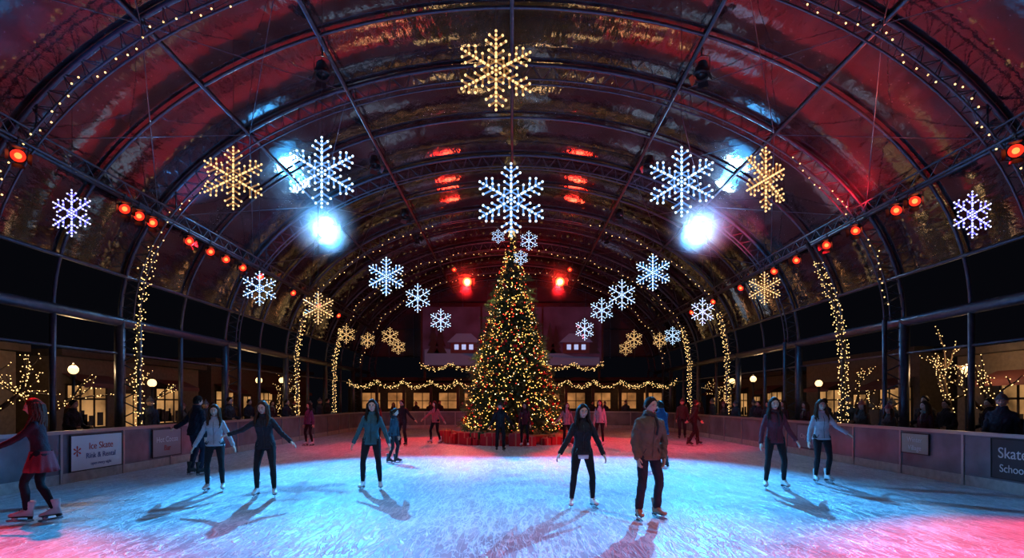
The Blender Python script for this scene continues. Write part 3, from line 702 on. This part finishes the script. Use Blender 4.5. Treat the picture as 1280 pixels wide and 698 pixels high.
def mk_boot():
    m=MB(); n=18; a=np.arange(n)/n*2*pi
    def rg(y,w,z0,z1): 
        zc=(z0+z1)/2;h=(z1-z0)/2; ca,sa=np.cos(a),np.sin(a); e=.75
        return np.c_[w*np.sign(ca)*abs(ca)**e,np.full(n,y),zc+h*np.sign(sa)*abs(sa)**e]
    loft(m,[rg(y,w,.08,z1) for y,w,z1 in ((.085,.015,.13),(.075,.033,.17),(.04,.040,.19),(0,.040,.19),(-.05,.042,.175),(-.1,.047,.150),(-.15,.046,.13),(-.18,.036,.12),(-.198,.015,.105))])
    b=np.arange(n)/n*2*pi
    loft(m,[np.c_[.001+r*np.cos(b),cy+r2*np.sin(b),np.full(n,z)] for z,r,r2,cy in ((.10,.036,.05,.03),(.15,.040,.055,.025),(.2,.041,.053,.028),(.26,.050,.06,.03),(.30,.056,.066,.03),(.31,.052,.062,.03))])
    return tmpmesh(m,.008,3)
BOOT=mk_boot()
def mk_blade():
    m=MB(); n=16
    def soler(z,k): 
        pts=[]
        for t in np.arange(n)/n*2*pi:
            yy=-.055+.14*math.cos(t); w=(.043+.006*math.cos(t+pi)) ; pts.append((w*k*math.sin(t),yy*1.0,z))
        return np.array(pts)
    loft(m,[soler(.073,1),soler(.088,1)],0)
    box(m,(0,.05,.062),(.055,.06,.03),0)
    P=[(.095,.012),(.10,.025),(.085,.036),(-.19,.036),(-.213,.028),(-.215,.014),(-.195,.002),(-.1,0.0),(.06,0.0)]
    P=np.array(P)[::-1]; k=len(P)
    loft(m,[np.c_[np.full(k,-.002),P[:,0],P[:,1]],np.c_[np.full(k,.002),P[:,0],P[:,1]]],1)
    for y,l in ((.045,.05),(-.12,.07)): 
        box(m,(0,y,.05),(.008,l,.05),1); box(m,(0,y,.072),(.05,l+.02,.006),1)
    return m
BLADE=mk_blade()
def mk_laces():
    m=MB()
    for q in range(6):
        z=.165+q*.024; y=[-.082,-.062,-.045,-.036,-.036,-.038][q]; 
        for s in (-1,1): tube(m,[(-s*.02,y+.004,z),(0,y-.004,z+.006),(s*.02,y+.004,z+.014)],.003,5,0)
    return m
LACES=mk_laces()
def Rx(a): c,s=math.cos(a),math.sin(a); return np.array([[1,0,0],[0,c,-s],[0,s,c]])
def Ry(a): c,s=math.cos(a),math.sin(a); return np.array([[c,0,s],[0,1,0],[-s,0,c]])
def Rz(a): c,s=math.cos(a),math.sin(a); return np.array([[c,-s,0],[s,c,0],[0,0,1]])
def frame(z,fwd):
    z=nrm(z); f=np.asarray(fwd,float); y=-nrm(f-z*np.dot(f,z)); x=np.cross(y,z); return np.stack([x,y,z],1)
def ring(z,a,b,cy,n=24,e=.85):
    t=np.arange(n)/n*2*pi; ca,sa=np.cos(t),np.sin(t)
    return np.c_[a*np.sign(ca)*abs(ca)**e,cy+b*np.sign(sa)*abs(sa)**e,np.full(n,z)]
def cm(pfx,c,**k): return mat(pfx+'_%02x%02x%02x'%tuple(int(255*q) for q in c),c,**k)
SK=(.66,.42,.31)
def person(name,X,D,H,yaw=0,sex='f',jacket=(.02,.02,.025),pants=(.012,.012,.016),hair='long',hc=(.03,.015,.01),boot=(.75,.75,.75),
           arms=None,feet=None,lean=(3,0),head=(0,0),skirt=None,shirt=None,puffy=0,beanie=None,skates=True,hem=-.06,link=True,skin=SK,scarf=None):
    s=H/1.815; ya=math.radians(yaw); Ri=Rz(-ya); male=sex=='m'
    if not skates: s=H/1.74
    arms=arms or [((-.22,.02,-1),(-.12,-.15,-1)),((.22,.02,-1),(.12,-.15,-1))]
    feet=feet or [(-.13,0,0,-8),(.13,.02,0,8)]
    out=MB(); hipw=.088 if male else .092; aH=.165 if skates else .09
    th,sh=.43,.42; g=[]
    for k,(fx,fy,lift,toe) in enumerate(feet):
        p=Ri@np.array([fx,fy,0]); g.append(np.array([p[0],p[1],lift]))
    pc=(g[0]+g[1])/2; pc[2]=0
    sup=[k for k in (0,1) if feet[k][2]<.03]
    if len(sup)==1: pc=pc*.35+g[sup[0]]*.65; pc[2]=0
    hz=9
    for k in sup:
        sd=-1 if k==0 else 1; d=np.array([pc[0]+sd*hipw,pc[1]])-g[k][:2]; h=np.linalg.norm(d); hz=min(hz,aH+math.sqrt(max(.1,((th+sh)*(.972 if skates else .99))**2-h*h)))
    pel=np.array([pc[0],pc[1]+.0,hz]); pn=MB(); 
    legr=([.098,.088,.068,.066,.060,.058] if male else [.092,.082,.056,.058,.047,.040])
    for k in (0,1):
        sd=-1 if k==0 else 1; hip=pel+np.array([sd*hipw,0,0]); a0=g[k]+np.array([0,0,aH]); dr=nrm(hip-a0); zz=nrm(np.array([0,0,1.])*.45+dr*.55); ank=g[k]+zz*aH
        d=hip-ank; L=np.linalg.norm(d); L2=min(L,th+sh-.003); 
        toe=math.radians(feet[k][3]); fw=np.array([math.sin(toe),-math.cos(toe),0])
        if L>L2: ank=hip-nrm(d)*L2
        u=nrm(hip-ank); a=(L2*L2+sh*sh-th*th)/(2*L2); hh=math.sqrt(max(0,sh*sh-a*a)); pole=nrm(fw-u*np.dot(fw,u)); kn=ank+u*a+pole*hh
        back=-pole
        pts=[hip+np.array([0,0,.02]),hip+(kn-hip)*.35,kn+(hip-kn)*.08,kn+(ank-kn)*.10,kn+(ank-kn)*.35+back*.012,kn+(ank-kn)*.7+back*.004,ank+(kn-ank)*.06]
        capsule(pn,pts,[legr[0],legr[1],legr[2]*1.02,legr[2],legr[3],legr[4],legr[5]],14)
        if male: capsule(pn,[ank+(kn-ank)*.30,ank+(kn-ank)*.1],[.062,.064],14)
        F=frame(zz,fw)
        base=g[k] if L<=L2+.001 else ank-zz*aH
        offb=base-(F@np.array([0,0,.075]) if not skates else 0)
        out.add(BOOT[0]*np.array([1,1,1]),BOOT[1],7,F*s,offb*s)
        out.addmb(LACES,F*s,offb*s,[8])
        if skates: out.addmb(BLADE,F*s,offb*s,[8,11])
    loft(pn,[ring(z,a,b,cy)+pel for z,a,b,cy in ((-.10,.10,.07,.01),(-.06,.150,.10,.01),(0,.162,.115,.012),(.08,.145,.10,.005),(.16,.12,.085,0),(.2,.1,.08,0))])
    v,fs=tmpmesh(pn,.0125,3,.0012 if not male else .0022); out.add(v*s,fs,6)
    LF,LS=math.radians(lean[0]),math.radians(lean[1])
    def T(P):
        P=np.atleast_2d(P); o=[]
        for p in P:
            w=min(1,max(0,(p[2]+.02)/.35)); w=w*w*(3-2*w)
            o.append(Rx(LF*w)@Ry(LS*w)@p+pel)
        return np.array(o)
    pf=.014*puffy
    if male: prof=[(hem,.174,.125,.008),(.02,.174,.125,.006),(.12,.165,.118,.0),(.22,.163,.115,0),(.32,.176,.125,-.004),(.40,.184,.128,-.004),(.455,.175,.115,.002),(.50,.142,.095,.01),(.53,.105,.085,.016),(.56,.078,.076,.022),(.60,.074,.072,.024)]
    else: prof=[(hem,.174,.126,.010),(.02,.168,.122,.008),(.12,.145,.106,.0),(.2,.134,.10,0),(.3,.146,.112,-.006),(.37,.154,.126,-.014),(.435,.150,.110,-.004),(.485,.125,.09,.008),(.515,.092,.074,.016),(.545,.066,.064,.022),(.575,.062,.062,.024)]
    jk=MB(); loft(jk,[T(ring(z,a+pf,b+pf,cy)) for z,a,b,cy in prof])
    wr=[]
    ar=np.array([.060,.057,.052,.048,.044,.041] if male else [.052,.048,.044,.042,.038,.036])+pf*.6
    for k in (0,1):
        sd=-1 if k==0 else 1; sh_=T(np.array([sd*(.175 if male else .143),.008,.445 if male else .45]))[0]
        u=nrm(Ri@np.array(arms[k][0],float)); f=nrm(Ri@np.array(arms[k][1],float)); el=sh_+u*.285; w=el+f*.25; wr.append((w,f,sd))
        inn=T(np.array([sd*.08,.01,.455]))[0]
        capsule(jk,[inn,sh_],[ar[0]*1.0,ar[0]],14)
        capsule(jk,[sh_,sh_+u*.14,el-u*.02],[ar[0],ar[1],ar[2]],14); capsule(jk,[el-u*.01,el+f*.1,w-f*.005],[ar[2],ar[3],ar[5]],14)
        tube(jk,[w-f*.035,w-f*.0,w+f*.012],[ar[5]*1.06,ar[5]*1.12,ar[5]*1.0],14)
    v,fs=tmpmesh(jk,.0115,4,.002+.0025*puffy); out.add(v*s,fs,5)
    a,b,cy=prof[0][1]+pf,prof[0][2]+pf,prof[0][3]
    loft(out,[T(ring(z,a+o_,b+o_,cy))*s for z,o_ in ((hem-.012,-.004),(hem-.012,.006),(hem+.02,.007),(hem+.03,.0))],5)
    cl=prof[-1]; loft(out,[T(ring(z,cl[1]+o_,cl[2]+o_,cl[3]))*s for z,o_ in ((cl[0]-.05,.008),(cl[0],.014),(cl[0]+.02,.012),(cl[0]+.02,.002),(cl[0]-.01,-.002))],5,cap=False)
    zp=[T(np.array([0,prof[i][3]-prof[i][2]-pf-.003,prof[i][0]]))[0]*s for i in range(0,8)]
    tube(out,zp,.004,5,8,sx=1)
    if puffy or male:
        for sd in (-1,1): 
            p0=T(np.array([sd*.10,-.108-pf,.07]))[0]; p1=T(np.array([sd*.135,-.088-pf,.0]))[0]; tube(out,[p0*s,p1*s],.006,6,8)
    if shirt: loft(out,[T(ring(z,a_,b_,.008))*s for z,a_,b_ in ((hem-.085,.170,.124),(hem-.04,.172,.125),(hem+.04,.165,.118))],9)
    if skirt:
        n=44; t=np.arange(n)/n*2*pi; rr=[]
        for z,k_ in ((.06,.98),(.0,1.06),(-.06,1.16),(-.15,1.32),(-.24,1.46)):
            wv=1+.07*(k_-.95)*2*np.sin(t*11); rr.append(T(np.c_[.172*k_*wv*np.cos(t),.01+.140*k_*wv*np.sin(t),np.full(n,z)])*s)
        loft(out,rr+[T(np.c_[.16*1.35*np.cos(t),.01+.125*1.35*np.sin(t),np.full(n,-.2)])*s],9,cap=False)
    if scarf:
        t=np.linspace(0,2*pi,25); tube(out,[T(np.array([.078*math.cos(q),.020+.080*math.sin(q),.565+.012*math.sin(2*q)]))[0]*s for q in t],.03*s,10,9)
        tube(out,[T(np.array(p))[0]*s for p in ((.03,-.07,.55),(.04,-.125,.49),(.045,-.150,.4),(.04,-.145,.28))],[.025,.03,.03,.025],8,9,sx=.5)
    for w,f,sd in wr:
        F=frame(-f,np.array([0,-1,.15])); Mm=F@np.diag([-1*sd,1,1])
        out.add(HAND[0],HAND[1],10,Mm*s,w*s)
    hc_=T(np.array([0,.004,.702]))[0]; Rh=Rx(LF*.35)@Rz(math.radians(head[0]))@Rx(math.radians(head[1]))*1.04
    out.addmb(HEADS[sex],Rh*s,hc_*s,[0,1,2,3,4]); out.addmb(HAIR[hair],Rh*s,hc_*s,[9 if hair=='beanie' else 4])
    if hair=='beanie' and sex=='f': out.addmb(HAIR['long'],Rh*s*.97,hc_*s,[4])
    if hair=='beanie': ball(out,hc_*s+Rh@np.array([0,.0,.172])*s,(.028*s,)*3,9)
    ex=skirt or shirt or scarf or beanie or jacket
    mats=[cm('skin',skin,rough=.5,var=.06),mat('lips',(.42,.17,.14),.4),mat('eye_white',(.7,.7,.7),.2),mat('iris',(.03,.02,.015),.1),cm('hair',hc,rough=.6,var=.4,scale=60,spec=.15),
        cm('jacket',jacket,rough=.8,var=.15,bump=.4,bscale=50,spec=.3),cm('trousers',pants,rough=.8,var=.2,bump=.3,bscale=90,spec=.3),cm('boot',boot,rough=.4),mat('trim_dark',(.02,.02,.02),.4),cm('accent',ex,rough=.8,bump=.4,bscale=80),
        cm('skin',skin,rough=.5,var=.06),mat('blade_steel',(.7,.7,.72),.2,1)]
    me=out.mesh(name,mats,True)
    zmin=float(np.concatenate(out.v)[:,2].min())
    if not link: return me,zmin
    o=bpy.data.objects.new(name,me); scene.collection.objects.link(o); o.location=(X,D,-zmin if abs(zmin)<.2 else 0); o.rotation_euler=(0,0,ya); return o
BR=(.06,.028,.015); BK=(.02,.013,.01); WHT=(.75,.75,.75); TAN=(.35,.22,.12); BLKB=(.03,.03,.03)
Wd='woman_skater'; Mn='man_skater'
person(Wd,-6.46,7.65,1.70,-60,'f',(.03,.016,.026),hc=(.09,.03,.018),skirt=(.25,.025,.04),arms=[((.25,.1,-1),(.15,-.1,-1)),((-.72,-.15,-.7),(-.85,-.2,-.45))],feet=[(.16,.1,0,-10),(-.16,-.05,0,10)],lean=(7,0),head=(5,0),hem=.0)
person(Mn,-7.15,12.6,1.79,150,'m',(.015,.018,.03),(.02,.025,.05),'short',BK,BLKB,arms=[((.2,0,-1),(.1,.1,-1)),((-.6,0,-.75),(-.75,.1,-.4))],feet=[(.14,0,0,-8),(-.14,.1,0,8)],lean=(5,0),puffy=1)
person(Wd,-5.47,10.3,1.60,15,'f',(.45,.48,.52),hc=BR,arms=[((-.45,0,-.9),(-.35,-.25,-.8)),((.45,0,-.9),(.5,-.2,-.8))],feet=[(-.13,-.05,0,-8),(.15,.05,0,12)],lean=(5,0),puffy=.3,hem=-.02)
person(Wd,-4.27,9.7,1.665,12,'f',(.02,.022,.03),hc=BR,arms=[((-.85,-.1,-.55),(-.93,-.15,-.32)),((.62,-.05,-.8),(.75,-.1,-.6))],feet=[(-.17,0,0,-10),(.2,-.06,0,14)],lean=(6,-3),head=(-12,0),puffy=.4)
person(Wd,-7.6,21,1.62,-30,'f',(.12,.05,.15),hc=BK,puffy=.5)
person(Wd,-2.65,10.5,1.70,5,'f',(.04,.13,.15),hc=BK,arms=[((-.40,0,-.9),(-.35,-.25,-.9)),((.40,0,-.9),(.35,-.25,-.9))],feet=[(-.17,0,0,-10),(.19,.04,0,12)],lean=(5,2),puffy=.2)
person('child_skater',-3.2,15,1.48,80,'f',(.02,.05,.07),hair='pony',hc=BR,boot=BLKB,lean=(8,0),puffy=.5)
person(Mn,-4.1,21,1.72,-20,'m',(.015,.015,.02),(.02,.02,.03),'short',BK,BLKB,arms=[((-.3,0,-1),(-.2,-.3,-.9)),((.55,0,-.8),(.7,-.2,-.6))],lean=(6,0))
person(Wd,-3.0,22,1.68,-35,'f',(.50,.16,.18),hc=BR,arms=[((-.65,0,-.75),(-.7,-.2,-.6)),((.45,0,-.8),(.5,-.2,-.7))],feet=[(-.22,0,0,-8),(.2,.1,0,8)],lean=(6,0),puffy=.6)
person(Mn,-.4,18.8,1.62,10,'m',(.015,.016,.022),(.015,.015,.02),'beanie',BK,BLKB,beanie=(.1,.02,.02),arms=[((-.4,0,-.9),(-.35,-.3,-.8)),((.5,0,-.8),(.5,-.3,-.7))],lean=(6,0),puffy=.5)
person(Wd,.47,20.6,1.63,-8,'f',(.12,.02,.035),hc=BK,lean=(4,0))
person(Wd,2.0,20.6,1.62,20,'f',(.40,.26,.28),hc=BR,arms=[((-.5,0,-.8),(-.6,-.2,-.6)),((.3,0,-1),(.2,-.2,-.9))],puffy=.5)
person(Wd,1.09,8.7,1.62,4,'f',(.018,.018,.022),hc=BK,shirt=(.8,.8,.82),arms=[((-.42,0,-.9),(-.5,-.2,-.8)),((.42,0,-.9),(.36,-.25,-.9))],feet=[(-.2,-.03,0,-12),(.2,.03,0,12)],lean=(5,0),head=(6,2),puffy=.5,hem=-.03)
person(Mn,1.92,7.9,1.72,18,'m',(.17,.115,.08),(.022,.026,.04),'short',BK,TAN,arms=[((-.24,.1,-1),(.12,-.3,-.9)),((.26,.1,-1),(-.10,-.3,-.9))],feet=[(-.16,-.06,0,-14),(.15,.06,0,12)],lean=(4,2),head=(10,3),puffy=1,hem=-.09,scarf=(.05,.04,.04))
person(Wd,3.3,21,1.72,-25,'f',(.55,.42,.45),hc=BR,puffy=.6)
person(Mn,3.75,14,1.70,205,'m',(.02,.07,.18),(.015,.02,.04),'short',BK,BLKB,lean=(7,0),puffy=.8)
person(Mn,6.8,21,1.75,100,'m',(.02,.018,.02),(.015,.015,.02),'short',BK,BLKB,arms=[((-.5,.1,-.9),(-.6,.1,-.6)),((.5,0,-.8),(.5,0,-.6))],feet=[(-.2,0,0,-8),(.2,0,0,8)],lean=(8,0))
person(Wd,4.98,10.6,1.74,-10,'f',(.12,.028,.045),hc=BK,arms=[((-.30,.05,-.95),(-.18,-.2,-.9)),((.42,0,-.9),(.5,-.15,-.8))],feet=[(-.2,-.02,0,-12),(.2,.04,0,14)],lean=(5,-2),puffy=.3,scarf=(.05,.015,.02))
person(Wd,6.3,11.4,1.70,-5,'f',(.48,.50,.54),hc=BR,arms=[((-.3,.05,-.95),(-.2,-.2,-.9)),((.62,0,-.75),(.8,-.1,-.5))],feet=[(-.14,-.02,0,-10),(.16,.04,0,12)],lean=(5,-3),puffy=.3,hem=-.03)
person(Mn,7.6,25,1.76,-20,'m',(.05,.03,.03),(.015,.015,.02),'beanie',BK,BLKB,beanie=(.1,.02,.02),puffy=.6)
person(Wd,-5.8,24,1.66,20,'f',(.18,.03,.04),hc=BK,puffy=.5)
var=[person('s',0,0,1.78,0,'m',(.03,.03,.04),(.02,.02,.03),'short',BK,BLKB,skates=False,link=False,puffy=1,arms=[((-.2,.0,-1),(.1,-.9,-.2)),((.2,0,-1),(-.1,-.9,-.2))]),
     person('s',0,0,1.68,0,'f',(.10,.03,.04),(.015,.015,.02),'long',BR,BLKB,skates=False,link=False,puffy=.7,scarf=(.3,.28,.25)),
     person('s',0,0,1.75,0,'m',(.04,.06,.09),(.02,.02,.03),'beanie',BK,BLKB,skates=False,link=False,puffy=1,beanie=(.12,.12,.14)),
     person('s',0,0,1.65,0,'f',(.12,.10,.09),(.02,.02,.03),'beanie',BR,BLKB,skates=False,link=False,puffy=.8,beanie=(.4,.1,.1),arms=[((-.2,.0,-1),(.2,-.8,.2)),((.2,0,-1),(-.1,-.3,-.9))])]
sp=[(-10.9,13.9),(-11.3,14.3),(-9.75,17.8),(-11.0,17.0),(-11.4,21.3),(-10.9,23.2),(-9.75,24.2),(-10.9,28),(9.8,11.2),(11.3,12.0),(9.75,13.2),(11.1,14.3),(11.6,13.6),(9.75,15.6),(11.0,16.2),(11.5,17.2),(9.75,18.6),(11.2,19.0),(9.7,22.0),(11.0,23),(9.75,24.4),(10.9,25.2),(9.75,29),(-6.2,36.2),(-4.7,36.3),(4.6,36.3),(6.0,36.2),(7.4,36.4),(-7.7,36.4),(-9.75,29.5),
    (11.3,15.3),(9.7,14.4),(9.7,17.6),(10.9,18.1),(9.7,20.0),(11.4,20.4),(9.7,21.2),(9.7,25.6),(9.75,27.2),(11.0,27.4),(9.6,30.6),(-9.7,19.2),(-9.7,21.8),(-11.2,19.0),(-9.7,26.9),(-9.7,28.2),(-11.1,25.9),(-3.2,36.3),(-1.8,36.2),(1.9,36.2),(3.2,36.4),(-8.8,36.2),(8.6,36.3),(5.3,36.9),(-5.4,36.9),(2.6,37.0)]
for q,(x,y) in enumerate(sp):
    me,zm=var[(q*7+q//3)%4]; o=bpy.data.objects.new('spectator',me); scene.collection.objects.link(o)
    yawd=(-72 if x>0 else 72)+rng.uniform(-25,25) if y<35 else rng.uniform(-20,20)
    sc=rng.uniform(.95,1.04); o.scale=(sc,)*3; o.location=(x,y,-.03-zm*sc); o.rotation_euler=(0,0,math.radians(yawd))
# ------------------------------------------------------------------ world + camera
w=bpy.data.worlds.new('night'); scene.world=w; w.use_nodes=True; w.node_tree.nodes['Background'].inputs[0].default_value=(.012,.013,.022,1); w.node_tree.nodes['Background'].inputs[1].default_value=.14
c=bpy.data.cameras.new('camera'); c.sensor_width=36; c.lens=700/1280*36; c.shift_y=154/1280; c.clip_end=200
co=bpy.data.objects.new('camera',c); scene.collection.objects.link(co); co.location=(0,0,1.65); co.rotation_euler=(pi/2,0,0); scene.camera=co
